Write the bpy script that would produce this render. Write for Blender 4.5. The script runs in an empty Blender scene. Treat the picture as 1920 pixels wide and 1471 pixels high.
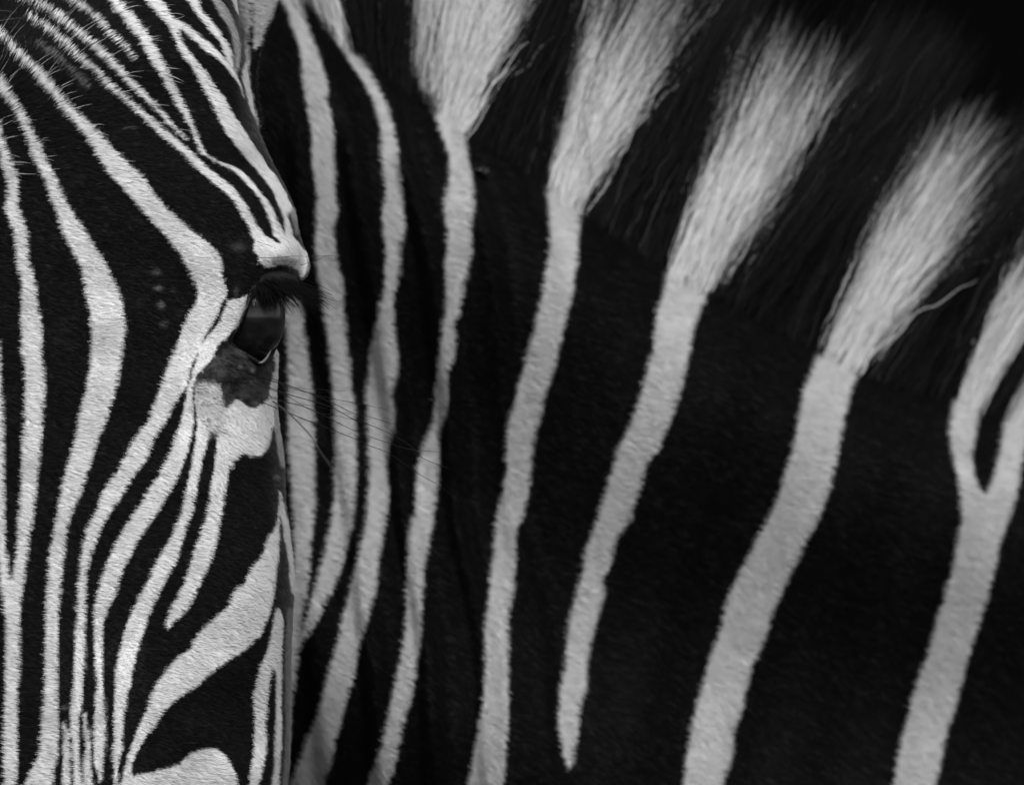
import bpy, math, random
import numpy as np
from mathutils import Vector

rng = np.random.default_rng(7)
random.seed(7)
scene = bpy.context.scene
R = math.radians

# ------------------------------------------------------------------ camera
S = 0.0002            # metres per photograph pixel at the plane of the eye
DIST = 5.0            # camera to that plane
H = 1.35              # height of the picture centre above the ground
PW, PH = 1920.0, 1471.0
cam_d = bpy.data.cameras.new('camera')
cam = bpy.data.objects.new('camera', cam_d)
scene.collection.objects.link(cam)
cam.location = (0, -DIST, H)
cam.rotation_euler = (R(90), 0, 0)
cam_d.sensor_fit = 'HORIZONTAL'
cam_d.sensor_width = 36.0
cam_d.lens = 36.0 * DIST / (PW * S)
cam_d.clip_start = 0.1
cam_d.clip_end = 500
cam_d.dof.use_dof = True
cam_d.dof.focus_distance = DIST - 0.035
APERTURE = 0.056
cam_d.dof.aperture_fstop = (cam_d.lens / 1000.0) / APERTURE
scene.camera = cam

# ------------------------------------------------------------------ sky, sun, exposure
SUN_EL, SUN_AZ = R(50), R(166)     # azimuth from +Y towards +X: sun behind the camera, to the left
world = bpy.data.worlds.new('World'); scene.world = world
world.use_nodes = True
nt = world.node_tree
bg = nt.nodes['Background']
sky = nt.nodes.new('ShaderNodeTexSky')
sky.sky_type = 'NISHITA'; sky.sun_disc = False
sky.sun_elevation = SUN_EL; sky.sun_rotation = SUN_AZ
bw = nt.nodes.new('ShaderNodeRGBToBW')      # black and white photograph
nt.links.new(sky.outputs['Color'], bw.inputs['Color'])
nt.links.new(bw.outputs['Val'], bg.inputs['Color'])
bg.inputs['Strength'].default_value = 0.09
sun_d = bpy.data.lights.new('sun', 'SUN')
sun = bpy.data.objects.new('sun', sun_d); scene.collection.objects.link(sun)
sun_d.energy = 2.6; sun_d.angle = R(50); sun_d.color = (1, 1, 1)
sdir = Vector((math.sin(SUN_AZ) * math.cos(SUN_EL), math.cos(SUN_AZ) * math.cos(SUN_EL), math.sin(SUN_EL)))
sun.rotation_euler = sdir.to_track_quat('Z', 'Y').to_euler()
scene.view_settings.view_transform = 'Standard'
scene.view_settings.look = 'None'
scene.view_settings.gamma = 1.0
scene.view_settings.exposure = 1.15

# ------------------------------------------------------------------ helpers
def unproj(px, py, y):
    """point on the line of sight of a photograph pixel, at depth y behind the eye plane"""
    px = np.asarray(px, float); py = np.asarray(py, float); y = np.asarray(y, float)
    f = (DIST + y) / DIST
    return np.stack([(px - PW / 2) * S * f, y + 0 * f, H + (PH / 2 - py) * S * f], -1)

def proj(p):
    f = DIST / (DIST + p[:, 1])
    return p[:, 0] * f / S + PW / 2, PH / 2 - (p[:, 2] - H) * f / S

def interp(x, tab):
    t = np.asarray(tab, float)
    return np.interp(x, t[:, 0], t[:, 1])

def cubic(x, xs, ys):
    """Catmull-Rom style (finite difference) Hermite interpolation, linear outside"""
    xs = np.asarray(xs, float); ys = np.asarray(ys, float)
    if len(xs) < 3:
        return np.interp(x, xs, ys)
    d = np.diff(ys) / np.diff(xs)
    m = np.empty_like(ys); m[0] = d[0]; m[-1] = d[-1]
    h = np.diff(xs)
    m[1:-1] = (d[:-1] * h[1:] + d[1:] * h[:-1]) / (h[1:] + h[:-1])
    i = np.clip(np.searchsorted(xs, x) - 1, 0, len(xs) - 2)
    t = (x - xs[i]) / h[i]
    out = ((2*t**3 - 3*t**2 + 1) * ys[i] + (t**3 - 2*t**2 + t) * h[i] * m[i]
           + (-2*t**3 + 3*t**2) * ys[i+1] + (t**3 - t**2) * h[i] * m[i+1])
    out = np.where(x < xs[0], ys[0] + m[0] * (x - xs[0]), out)
    return np.where(x > xs[-1], ys[-1] + m[-1] * (x - xs[-1]), out)

def smooth_noise(shape_scale, n=64, seed=0):
    g = np.random.default_rng(seed).standard_normal((n, n))
    def f(x, y):
        u = np.asarray(x) / shape_scale; v = np.asarray(y) / shape_scale
        i = np.floor(u).astype(int); j = np.floor(v).astype(int)
        a = u - i; b = v - j
        a = a*a*(3-2*a); b = b*b*(3-2*b)
        g0 = g[j % n, i % n]*(1-a) + g[j % n, (i+1) % n]*a
        g1 = g[(j+1) % n, i % n]*(1-a) + g[(j+1) % n, (i+1) % n]*a
        return g0*(1-b) + g1*b
    return f

def link(o, parent=None):
    scene.collection.objects.link(o)
    if parent is not None:
        o.parent = parent
    return o

# ------------------------------------------------------------------ coat pattern (pigment of the animal, read off the photograph)
# bands: rows of (y, left edge, right edge); the numbers are photograph pixels
HEAD = {
 'a': [(640,-12,0),(690,-12,3),(757,-12,6),(823,-10,8),(890,-9,9),(957,-8,10),(1013,-4,12),(1047,-2,14),(1080,1,19),(1093,2,24),(1110,5,32),(1130,8,38)],
 'b': [(225,-12,0),(245,-8,3),(267,-4,9),(300,4,22),(310,6,26),(333,13,35),(367,15,36),(390,12,36),(410,17,43),(433,27,51),(467,30,53),(490,33,56),(523,40,65),(557,42,70),(590,40,75),(623,42,80),(657,43,80),(690,46,82),(723,48,85),(757,47,82),(790,46,81),(823,44,78),(857,43,75),(890,42,72),(923,40,68),(957,37,65),(980,35,62),(1013,33,55),(1047,30,52),(1080,25,47),(1097,21,44),(1114,13,42),(1130,8,40),(1163,12,38),(1197,13,38),(1247,12,37),(1313,10,34),(1380,7,34),(1447,7,32),(1471,8,30)],
 'c': [(140,-12,6),(158,-5,16),(175,5,24),(192,20,34),(208,30,45),(225,37,53),(240,44,60),(267,55,75),(300,65,88),(333,83,105),(367,95,120),(400,108,138),(433,118,160),(467,135,181),(490,148,197),(523,158,212),(557,163,227),(590,170,233),(623,173,235),(657,173,231),(690,168,226),(723,163,220),(757,155,210),(790,148,200),(823,142,185),(857,132,175),(890,122,163),(923,115,153),(957,108,137),(980,105,130),(1013,98,125),(1047,93,120),(1080,92,117),(1113,88,113),(1180,87,110),(1213,85,108),(1280,85,108),(1313,83,108),(1347,80,110),(1380,76,110),(1413,73,108),(1430,66,105),(1447,56,102),(1471,47,100)],
 'd': [(55,-10,6),(68,-2,12),(75,11,20),(87,20,33),(100,31,47),(117,48,63),(133,63,80),(150,75,95),(167,90,108),(183,103,122),(200,115,137),(217,130,155),(233,143,170),(245,155,184),(267,170,202),(300,188,235),(333,213,270),(367,244,293),(400,273,324),(433,303,362),(467,332,403),(480,341,412),(490,346,416),(523,363,418),(550,370,426),(573,365,414),(590,355,408),(623,340,389),(640,335,379),(657,328,372),(690,315,358),(723,302,350),(757,290,328),(790,277,312),(823,253,290),(857,235,277),(890,217,253),(923,193,233),(957,182,210),(980,168,196),(1013,158,182),(1047,152,170),(1080,150,163),(1113,147,162),(1147,144,160),(1180,143,159),(1247,140,158),(1280,138,157),(1313,135,155),(1347,134,149),(1380,135,149),(1413,136,150),(1447,137,151),(1471,138,152)],
 'e': [(508,490,493),(527,482,487),(540,473,480),(552,463,474),(560,445,470),(563,432,467),(573,425,462),(590,417,453),(607,410,446),(623,397,434),(633,388,426),(640,381,414),(657,373,405),(673,370,396),(690,363,382),(707,359,368),(723,353,363),(757,347,362),(790,339,363),(823,328,358),(857,315,348),(890,298,335),(923,277,318),(957,257,297),(980,240,282),(1013,220,260),(1047,205,242),(1080,192,227),(1113,183,217),(1147,177,200),(1180,176,193),(1213,178,192),(1247,180,193),(1280,182,193),(1313,180,196),(1347,177,197),(1380,176,197),(1413,176,196),(1440,180,193),(1453,185,192),(1462,188,190)],
 'f': [(800,372,396),(815,369,393),(835,366,388),(852,363,382),(877,358,377),(902,353,372),(935,346,366),(960,340,361),(980,333,353),(1013,318,343),(1047,297,333),(1080,282,315),(1113,265,298),(1147,248,283),(1180,235,272),(1213,227,260),(1247,220,252),(1280,217,245),(1313,216,237),(1347,213,233),(1380,213,230),(1413,212,227),(1447,213,221),(1471,214,220)],
 'g': [(812,408,440),(843,406,440),(865,403,440),(880,402,431),(902,397,427),(927,394,422),(952,391,418),(980,384,412),(1013,372,407),(1047,360,397),(1080,350,383),(1113,337,367),(1140,322,352),(1157,315,337),(1173,312,320),(1179,313,315)],
 'h': [(0,52,70),(3,62,76),(8,67,83),(17,85,98),(25,98,112),(33,108,123),(42,120,133),(50,130,144),(58,140,153),(67,150,163),(75,160,173),(83,170,183),(100,187,202),(117,205,219),(133,220,234),(150,235,249),(167,252,267),(183,268,281),(200,287,298),(217,302,313),(233,315,325),(245,330,337),(257,343,348),(264,352,355)],
 'i': [(25,48,56),(30,52,62),(37,58,72),(43,70,82),(50,82,93),(58,93,105),(67,102,113),(75,112,123),(83,122,133),(100,138,149),(117,155,169),(133,177,188),(150,193,205),(167,207,222),(183,228,241),(200,247,260),(217,265,281),(233,281,298),(245,293,312),(262,313,332),(278,332,352),(295,350,370),(312,365,387),(328,382,407),(345,403,428),(362,422,445),(378,438,457),(395,448,467),(412,458,475),(428,467,485),(440,472,495)],
 'k': [(0,130,143),(8,145,158),(17,157,169),(25,167,178),(33,177,188),(42,185,196),(50,193,203),(58,200,209),(67,208,219),(75,218,229),(83,227,236),(100,242,250),(107,248,254),(112,252,255)],
 'l': [(0,207,226),(17,218,239),(33,232,254),(50,243,267),(67,257,279),(83,267,289),(100,277,298),(117,285,307),(133,295,314),(150,306,322),(167,315,331),(183,325,341),(200,333,348),(217,344,357),(233,353,363),(245,360,368),(262,366,373),(278,372,382),(289,378,386)],
 'm': [(0,273,302),(17,287,314),(33,302,324),(45,313,337),(52,317,336),(58,320,336),(67,325,338),(83,332,344),(100,340,357),(117,353,371),(133,363,384),(150,373,396),(167,382,406),(183,392,420),(200,400,429),(217,407,438),(233,415,449),(245,421,457),(262,433,467),(278,445,477),(295,460,490),(312,473,499),(328,488,513),(345,500,523),(362,512,533),(378,518,540),(390,523,546),(403,528,538),(420,532,543),(437,533,547),(448,538,550)],
 'n': [(40,315,337),(50,333,352),(58,343,363),(67,352,375),(75,363,384),(83,372,394),(92,380,404),(100,390,411),(108,403,418),(117,414,425),(125,421,431),(133,427,437),(150,439,446),(162,447,450),(183,454,456)],
 'o': [(0,352,372),(17,362,376),(33,373,390),(50,387,404),(67,400,415),(83,414,426),(100,420,433),(117,427,435),(128,433,436)],
}
HEAD_G = {   # greyer or thinner pigment, plus painted dimming at the grazing cheek edge: (level, rows)
 'p': (.55, [(0,397,410),(17,407,424),(33,415,432),(50,425,439),(67,432,445),(83,435,448),(100,438,448),(117,438,448),(133,438,445),(142,440,441)]),
 'q': (.26, [(75,65,75),(83,74,84),(92,86,99),(103,102,114),(117,116,126),(130,130,140),(145,145,157),(163,164,171)]),
 'r': (.45, [(392,541,550),(403,543,552),(420,548,555),(440,552,556)]),
 's': (.28, [(313,531,534),(330,538,544),(345,544,550),(360,549,552)]),
 't': (.90, [(0,432,474),(17,438,473),(33,446,473),(47,450,473),(55,455,467),(67,457,467),(83,459,468),(100,459,468),(117,457,467),(133,453,467),(150,453,467),(167,457,470),(183,461,475),(200,465,478),(217,472,482),(233,480,487),(244,487,489)]),
 'u': (.85, [(0,477,519),(17,477,513),(33,477,508),(50,477,499),(67,477,493),(83,477,488),(92,479,482)]),
 'v': (.95, [(642,514,521),(660,512,521),(680,510,520),(700,508,520),(720,505,520),(735,503,519),(750,500,518),(765,498,512)]),
 'w': (.55, [(750,511,521),(765,511,522),(802,513,524),(835,517,528),(867,523,531),(875,525,532)]),  # white cheek stripe turning away; its dimming is painted in as grey
 'x': (.85, [(922,520,525),(945,521,530),(960,523,533),(977,526,537),(993,529,540),(1010,531,542),(1033,536,546),(1067,540,548),(1092,541,549),(1112,544,549)]),
 'y': (.18, [(1140,537,546),(1180,535,545),(1226,533,544),(1300,533,544),(1376,533,543),(1409,532,542),(1450,529,537),(1471,528,536)]),  # grazing edge of the lower cheek, dimming painted in as grey
}
HEAD_P = [   # outlines of the irregular patches
 (1.0, [(374,718),(386,718),(400,719),(412,722),(416,735),(420,750),(425,764),(433,757),(443,748),(453,753),(467,763),(478,764),(490,758),(500,743),(512,742),(511,760),(513,793),(507,815),(502,835),(495,848),(485,855),(467,853),(455,851),(447,858),(437,870),(431,880),(405,866),(408,815),(395,812),(391,820),(368,822),(372,793),(368,770),(365,750),(366,732)]),
 (1.0, [(522,950),(523,985),(522,1025),(518,1067),(512,1117),(505,1150),(495,1175),(487,1193),(477,1198),(467,1212),(448,1225),(427,1239),(407,1254),(390,1266),(371,1284),(333,1310),(310,1330),(293,1357),(273,1383),(257,1410),(248,1432),(249,1453),(253,1453),(300,1443),(333,1433),(350,1418),(367,1408),(393,1402),(413,1407),(430,1427),(440,1447),(446,1471),(452,1560),(400,1650),(215,1640),(220,1500),(226,1471),(230,1457),(240,1420),(250,1387),(263,1357),(277,1327),(290,1290),(307,1263),(333,1233),(360,1213),(363,1203),(377,1182),(398,1163),(408,1153),(427,1137),(435,1120),(445,1102),(460,1092),(468,1072),(480,1055),(492,1038),(502,1008),(510,998),(517,983)]),
 (1.0, [(519,1140),(523,1143),(527,1152),(529,1167),(529,1200),(527,1233),(527,1293),(527,1343),(527,1376),(526,1409),(523,1443),(522,1471),(520,1640),(503,1640),(508,1471),(511,1455),(513,1440),(513,1409),(515,1376),(516,1343),(517,1290),(516,1262),(513,1257),(509,1262),(506,1276),(504,1293),(502,1309),(500,1343),(498,1359),(500,1384),(499,1409),(493,1434),(488,1459),(486,1475),(480,1640),(458,1640),(467,1471),(472,1434),(475,1409),(477,1384),(477,1359),(478,1343),(475,1309),(477,1293),(482,1276),(487,1252),(497,1229),(506,1200),(511,1167),(515,1148)]),
 (1.0, [(470,438),(477,450),(477,465),(482,478),(487,490),(493,497),(503,501),(515,498),(530,496),(548,500),(558,508),(562,518),(563,523),(568,526),(573,518),(578,502),(577,485),(572,473),(563,462),(556,453),(549,446),(540,446),(533,443),(524,432),(512,434),(517,444),(526,456),(518,455),(506,447),(495,440),(484,426)]),
 (1.0, [(377,287),(383,284),(400,298),(420,307),(437,313),(456,325),(468,338),(480,352),(490,365),(502,378),(512,395),(518,412),(527,428),(535,444),(520,446),(513,442),(510,428),(504,412),(498,395),(489,378),(477,362),(462,346),(446,328),(435,320),(418,311),(398,301)]),
 (.85, [(118,1352),(122,1356),(129,1372),(131,1400),(131,1430),(133,1471),(134,1560),(116,1560),(117,1471),(119,1430),(120,1390),(120,1370)]),
 (.9, [(157,1336),(162,1344),(166,1362),(169,1390),(171,1415),(173,1440),(174,1471),(175,1560),(158,1560),(158,1471),(158,1430),(160,1400),(158,1365)]),
]
# spots: (x, y, rx, ry, level)
HEAD_S = [(294,510,5,4,.17),(298,540,6,4,.26),(302,572,5,6,.26),(308,608,5,5,.13),(326,545,4,4,.06),(517,895,5,3,.4),(123,1327,5,3,.3),(450,688,4,4,.22),(473,694,4.5,4.5,.28),(413,700,9,11,.09),(444,545,4,10,.09),(447,463,12,8,.07),(237,240,3,2,.12),(250,240,4,2,.14),(93,499,4,2,.1),(200,388,4,1.5,.08)]
EYE_SKIN = [(430,640),(452,655),(475,672),(492,681),(512,655),(514,690),(508,712),(503,742),(492,758),(478,764),(465,763),(453,752),(443,747),(433,757),(425,764),(418,750),(413,724),(400,720),(388,714),(376,712),(374,704),(384,690),(405,668),(415,645)]
MOTTLE = [(366,712),(384,706),(404,716),(414,734),(420,760),(424,800),(412,820),(388,818),(372,770),(364,735)]
EYE_OPEN = [(470,556),(492,540),(520,538),(540,552),(545,580),(540,610),(530,640),(517,655),(508,667),(496,678),(480,675),(463,664),(446,653),(428,645),(440,625),(455,594)]
LID_BLACK = [(470,556),(478,532),(489,508),(503,502),(515,499),(530,497),(548,501),(557,509),(562,524),(560,545),(540,552),(515,548),(490,552)]

NECK = {
 'a': [(550,545,556),(558,540,562),(568,537,566),(593,536,569),(618,538,572),(643,540,575),(668,541,577),(705,540,581),(736,541,584),(761,540,587),(786,541,589),(836,542,590),(886,546,590),(936,550,591),(986,552,587),(1036,552,582),(1086,550,580),(1104,546,577),(1129,542,573),(1154,541,568),(1179,540,565),(1204,538,562),(1229,536,559),(1254,533,557),(1279,530,555),(1304,527,551),(1329,523,548),(1354,518,546),(1379,512,544),(1410,505,541)],
 'b': [(0,525,545),(25,540,565),(50,546,576),(75,556,586),(100,564,596),(125,567,604),(150,567,612),(175,571,615),(190,574,612),(200,575,616),(225,581,622),(250,584,626),(275,585,626),(300,585,627),(325,589,629),(350,592,628),(368,595,630),(393,594,634),(405,594,632),(418,594,627),(430,595,625),(455,591,629),(480,594,632),(505,596,637),(530,601,642),(555,605,646),(580,607,645),(605,611,649),(630,615,650),(655,619,652),(680,621,656),(705,624,657),(736,625,661),(761,627,665),(786,627,666),(836,631,667),(886,630,667),(911,629,667),(936,627,666),(961,624,664),(986,620,662),(1011,615,656),(1036,610,650),(1061,602,642),(1086,595,632),(1104,591,625),(1129,584,611),(1154,576,600),(1179,569,586),(1204,560,572),(1218,556,562)],
 'c': [(0,562,640),(25,582,627),(37,595,627),(50,605,633),(75,626,650),(100,644,667),(125,661,685),(150,677,702),(175,692,714),(200,703,727),(225,709,735),(250,714,742),(275,715,746),(300,717,749),(325,720,752),(350,724,756),(368,725,758),(393,718,760),(418,719,761),(443,721,757),(455,722,754),(480,724,751),(505,722,752),(530,721,747),(548,720,740),(568,717,737),(593,711,737),(618,704,740),(643,701,742),(668,697,745),(693,694,744),(718,690,741),(736,688,737),(761,690,740),(786,690,741),(811,691,737),(836,692,731),(886,694,729),(936,690,730),(986,684,721),(1036,675,714),(1086,663,707),(1104,658,704),(1129,652,698),(1154,644,693),(1179,639,685),(1204,634,679),(1229,626,672),(1254,619,667),(1279,612,661),(1304,606,652),(1329,600,646),(1354,591,640),(1379,581,632),(1404,571,626),(1429,561,620),(1454,552,614),(1471,546,609)],
 'd': [(100,735,900),(145,768,890),(160,780,880),(175,790,868),(200,805,863),(217,815,861),(225,819,862),(250,828,868),(275,837,873),(300,844,877),(325,845,881),(350,841,886),(368,838,889),(393,835,890),(418,839,887),(443,840,884),(468,839,885),(493,834,881),(518,834,877),(543,835,872),(568,836,867),(593,835,861),(605,834,853),(630,831,854),(655,827,852),(673,824,850),(693,822,842),(718,821,840),(736,819,841),(761,817,840),(786,814,835),(811,805,827),(836,796,826),(861,789,825),(886,782,824),(911,780,820),(936,778,817),(961,776,815),(986,771,812),(1011,769,807),(1036,766,801),(1050,765,797),(1061,765,794),(1104,765,794),(1154,762,792),(1204,756,791),(1229,752,787),(1254,747,782),(1279,742,778),(1304,737,772),(1329,731,765),(1354,726,757),(1379,721,753),(1404,715,747),(1429,706,741),(1454,698,733),(1471,695,727)],
 'e': [(250,995,1170),(310,1016,1140),(333,1023,1110),(350,1026,1100),(367,1027,1096),(383,1028,1090),(400,1029,1087),(433,1030,1085),(467,1031,1083),(490,1028,1082),(523,1023,1078),(557,1018,1073),(590,1008,1064),(623,1002,1055),(657,992,1047),(690,984,1040),(723,973,1028),(757,965,1019),(786,957,1013),(811,952,1006),(836,951,1002),(886,950,997),(911,946,993),(936,942,989),(961,934,983),(981,930,974),(998,929,968),(1013,928,968),(1047,926,969),(1080,920,966),(1113,917,962),(1147,912,955),(1180,910,955),(1247,912,955),(1280,910,955),(1313,907,955),(1347,903,954),(1380,897,952),(1413,890,948),(1447,884,946),(1471,880,942)],
 'f': [(430,1265,1430),(490,1257,1372),(523,1250,1350),(540,1246,1338),(557,1243,1327),(573,1237,1318),(590,1232,1310),(623,1230,1299),(657,1225,1293),(690,1215,1287),(723,1207,1279),(757,1197,1270),(790,1185,1257),(823,1170,1242),(843,1161,1236),(856,1157,1222),(870,1153,1214),(890,1147,1208),(923,1137,1198),(957,1127,1187),(980,1119,1179),(997,1112,1166),(1013,1107,1156),(1047,1097,1148),(1070,1094,1140),(1080,1091,1133),(1113,1082,1133),(1147,1073,1123),(1180,1067,1115),(1213,1064,1107),(1247,1062,1102),(1280,1055,1102),(1300,1050,1097),(1313,1051,1091),(1347,1047,1087),(1380,1051,1083),(1413,1057,1078),(1430,1062,1075),(1440,1067,1070)],
 'g': [(560,1565,1720),(590,1554,1690),(623,1546,1660),(657,1538,1632),(673,1532,1622),(690,1525,1613),(723,1511,1600),(757,1502,1590),(790,1497,1582),(823,1492,1577),(857,1483,1570),(890,1473,1563),(923,1463,1554),(957,1449,1542),(980,1438,1532),(1013,1420,1513),(1047,1403,1497),(1080,1385,1480),(1113,1370,1465),(1147,1360,1450),(1180,1352,1440),(1213,1340,1428),(1247,1328,1413),(1280,1320,1402),(1313,1310,1395),(1347,1302,1386),(1367,1297,1376),(1397,1292,1375),(1430,1286,1369),(1447,1286,1362),(1471,1283,1355)],
 'h': [(640,1812,1890),(690,1799,1862),(723,1793,1849),(757,1790,1840),(790,1784,1833),(823,1783,1827),(857,1788,1822),(890,1795,1827),(917,1800,1838),(930,1802,1850),(945,1803,1870),(962,1804,1880),(980,1805,1880)],
 'i': [(640,1915,1990),(723,1893,1945),(757,1887,1935),(790,1886,1932),(823,1880,1927),(857,1873,1920),(890,1865,1913),(927,1849,1907),(940,1842,1903),(960,1826,1897),(980,1806,1889),(1013,1797,1878),(1047,1792,1870),(1080,1782,1862),(1113,1773,1855),(1147,1763,1843),(1180,1753,1833),(1213,1745,1821),(1247,1733,1812),(1280,1720,1803),(1313,1710,1795),(1347,1703,1784),(1380,1693,1774),(1413,1687,1767),(1447,1680,1760),(1471,1677,1753)],
}

GX0, GX1, GY0, GY1 = -200, 2120, -200, 1700     # the part of the coat that is mapped
GW, GH = GX1 - GX0, GY1 - GY0
rows = np.arange(GY0, GY1)
cols = np.arange(GX0, GX1)

def paint_band(img, data, level):
    a = np.array(data, float)
    y0, y1 = a[0, 0], a[-1, 0]
    if y0 <= 10: y0 = GY0
    if y1 >= 1465: y1 = GY1
    ys = rows[(rows >= y0) & (rows <= y1)]
    xl = cubic(ys.astype(float), a[:, 0], a[:, 1]); xr = cubic(ys.astype(float), a[:, 0], a[:, 2])
    for y, l, r in zip(ys, xl, xr):
        if r <= l: continue
        i0 = max(0, int(math.floor(l)) - GX0 - 1); i1 = min(GW, int(math.ceil(r)) - GX0 + 2)
        if i1 <= i0: continue
        c = cols[i0:i1]
        cov = np.clip(np.minimum(c + .5, r) - np.maximum(c - .5, l), 0, 1) * level
        img[y - GY0, i0:i1] = np.maximum(img[y - GY0, i0:i1], cov)

def smooth_poly(pts, n=4):
    p = np.array(pts, float); out = []
    m = len(p)
    for i in range(m):
        p0, p1, p2, p3 = p[i-1], p[i], p[(i+1) % m], p[(i+2) % m]
        for k in range(n):
            t = k / n
            out.append(.5*((2*p1) + (p2-p0)*t + (2*p0-5*p1+4*p2-p3)*t*t + (3*p1-p0-3*p2+p3)*t**3))
    return np.array(out)

def poly_mask(pts, smooth=True):
    p = smooth_poly(pts) if smooth else np.array(pts, float)
    img = np.zeros((GH, GW), np.float32)
    q = np.roll(p, -1, 0)
    ylo = max(GY0, int(p[:, 1].min()) - 1); yhi = min(GY1 - 1, int(p[:, 1].max()) + 2)
    for y in range(ylo, yhi):
        for sub in (-.25, .25):
            yy = y + sub
            hit = ((p[:, 1] <= yy) & (q[:, 1] > yy)) | ((q[:, 1] <= yy) & (p[:, 1] > yy))
            if not hit.any(): continue
            a, b = p[hit], q[hit]
            xs = np.sort(a[:, 0] + (yy - a[:, 1]) / (b[:, 1] - a[:, 1]) * (b[:, 0] - a[:, 0]))
            for l, r in zip(xs[::2], xs[1::2]):
                i0 = max(0, int(math.floor(l)) - GX0 - 1); i1 = min(GW, int(math.ceil(r)) - GX0 + 2)
                if i1 > i0:
                    c = cols[i0:i1]
                    img[y - GY0, i0:i1] += .5 * np.clip(np.minimum(c + .5, r) - np.maximum(c - .5, l), 0, 1)
    return np.clip(img, 0, 1)

def blur(img, n=1):
    for _ in range(n):
        img = (np.roll(img, 1, 0) + 2*img + np.roll(img, -1, 0)) / 4
        img = (np.roll(img, 1, 1) + 2*img + np.roll(img, -1, 1)) / 4
    return img

head_map = np.zeros((GH, GW), np.float32)
for k, d in HEAD.items(): paint_band(head_map, d, 1.0)
for k, (lv, d) in HEAD_G.items(): paint_band(head_map, d, lv)
for lv, p in HEAD_P: head_map = np.maximum(head_map, lv * poly_mask(p))
nz8 = smooth_noise(7, seed=3); nz20 = smooth_noise(22, seed=4); nz60 = smooth_noise(60, seed=5)
XX, YY = np.meshgrid(cols, rows)
m = np.clip((blur(poly_mask(EYE_SKIN), 14) - .5 + .16*nz8(XX*.7, YY*1.6))*3.2 + .5, 0, 1)
head_map = head_map * (1 - m) + m * np.clip(.036 + .024*nz20(XX*1.2, YY*1.6) + .020*nz8(XX*.8, YY*1.5) + .012*nz20(XX*3.4, YY*3.4), .004, .16)
m = blur(poly_mask(MOTTLE), 10)
mottle_map = m*np.clip(.45 + .3*nz20(XX, YY*1.5), .1, .8)
soft = blur(head_map, 26)
head_map = head_map*(1-m) + soft*m
head_map *= 1 - .22*m
m = blur(poly_mask(LID_BLACK), 2)
head_map *= 1 - m
m = blur(poly_mask([(512,484),(530,482),(552,486),(556,497),(540,500),(520,499),(510,496)]), 8)   # darker patch on the lower brow
head_map *= 1 - .45 * m
for (x, y, rx, ry, lv) in HEAD_S:
    e = np.exp(-((XX - x)/rx)**2 - ((YY - y)/ry)**2) * lv
    head_map = np.maximum(head_map, e.astype(np.float32))
neck_map = np.zeros((GH, GW), np.float32)
for k, d in NECK.items(): paint_band(neck_map, d, 1.0)

def sample(img, x, y):
    u = np.clip(x - GX0, 0, GW - 1.001); v = np.clip(y - GY0, 0, GH - 1.001)
    i = u.astype(int); j = v.astype(int); a = u - i; b = v - j
    i1 = np.minimum(i+1, GW-1); j1 = np.minimum(j+1, GH-1)
    return (img[j, i]*(1-a)*(1-b) + img[j, i1]*a*(1-b) + img[j1, i]*(1-a)*b + img[j1, i1]*a*b)

XM = -30.0     # the middle of the face
def fold_x(px):
    return np.where(px < XM, 2*XM - px, px)

# ------------------------------------------------------------------ body shape
HEAD_EDGE = [(-300,180),(-280,280),(-220,350),(-120,405),(-40,432),(60,448),(120,458),(180,468),(235,478),(270,492),(300,505),(350,531),(400,551),(440,559),(465,569),(485,576),(505,577),(520,571),(532,548),(545,522),(570,512),(600,512),(650,518),(690,519),(740,517),(800,522),(850,528),(900,531),(950,533),(980,538),(1010,541),(1050,546),(1100,548),(1150,546),(1226,543),(1350,542),(1471,536),(1700,480),(2000,390),(2300,330),(2420,220),(2460,60)]
def head_front(u, B):
    return -B * np.sqrt(np.clip(1 - np.abs(u)**2.3, 0, 1))

def gauss(x, y, cx, cy, sx, sy):
    return np.exp(-((x-cx)/sx)**2 - ((y-cy)/sy)**2)

eye_mask = blur(poly_mask(EYE_OPEN), 2)
def head_relief(px, py):
    """bumps (towards the viewer, metres) on the face"""
    x = fold_x(px)
    d = .0062*gauss(x, py, 532, 478, 42, 30)
    d -= .0050*gauss(x, py, 470, 315, 50, 34)
    d += .0022*gauss(x, py, 430, 705, 55, 45)
    d -= .0040*gauss(x, py, 470, 1330, 60, 90)
    d += .0030*gauss(x, py, 470, 1120, 50, 120)
    d -= .0020*gauss(x, py, 330, 560, 90, 120)
    lx = 352 + (py-1100)*.10
    d += .0012*np.exp(-((x-lx)/9)**2)*np.exp(-((py-1200)/90)**2)
    lx = 403 + (py-300)*1.12
    d += .0016*np.exp(-(((x-lx)-6)/16)**2)*gauss(x, py, 440, 330, 45, 45)
    d -= .017*sample(eye_mask, x, py)
    d += .0004*nz60(x, py)
    return d

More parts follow.
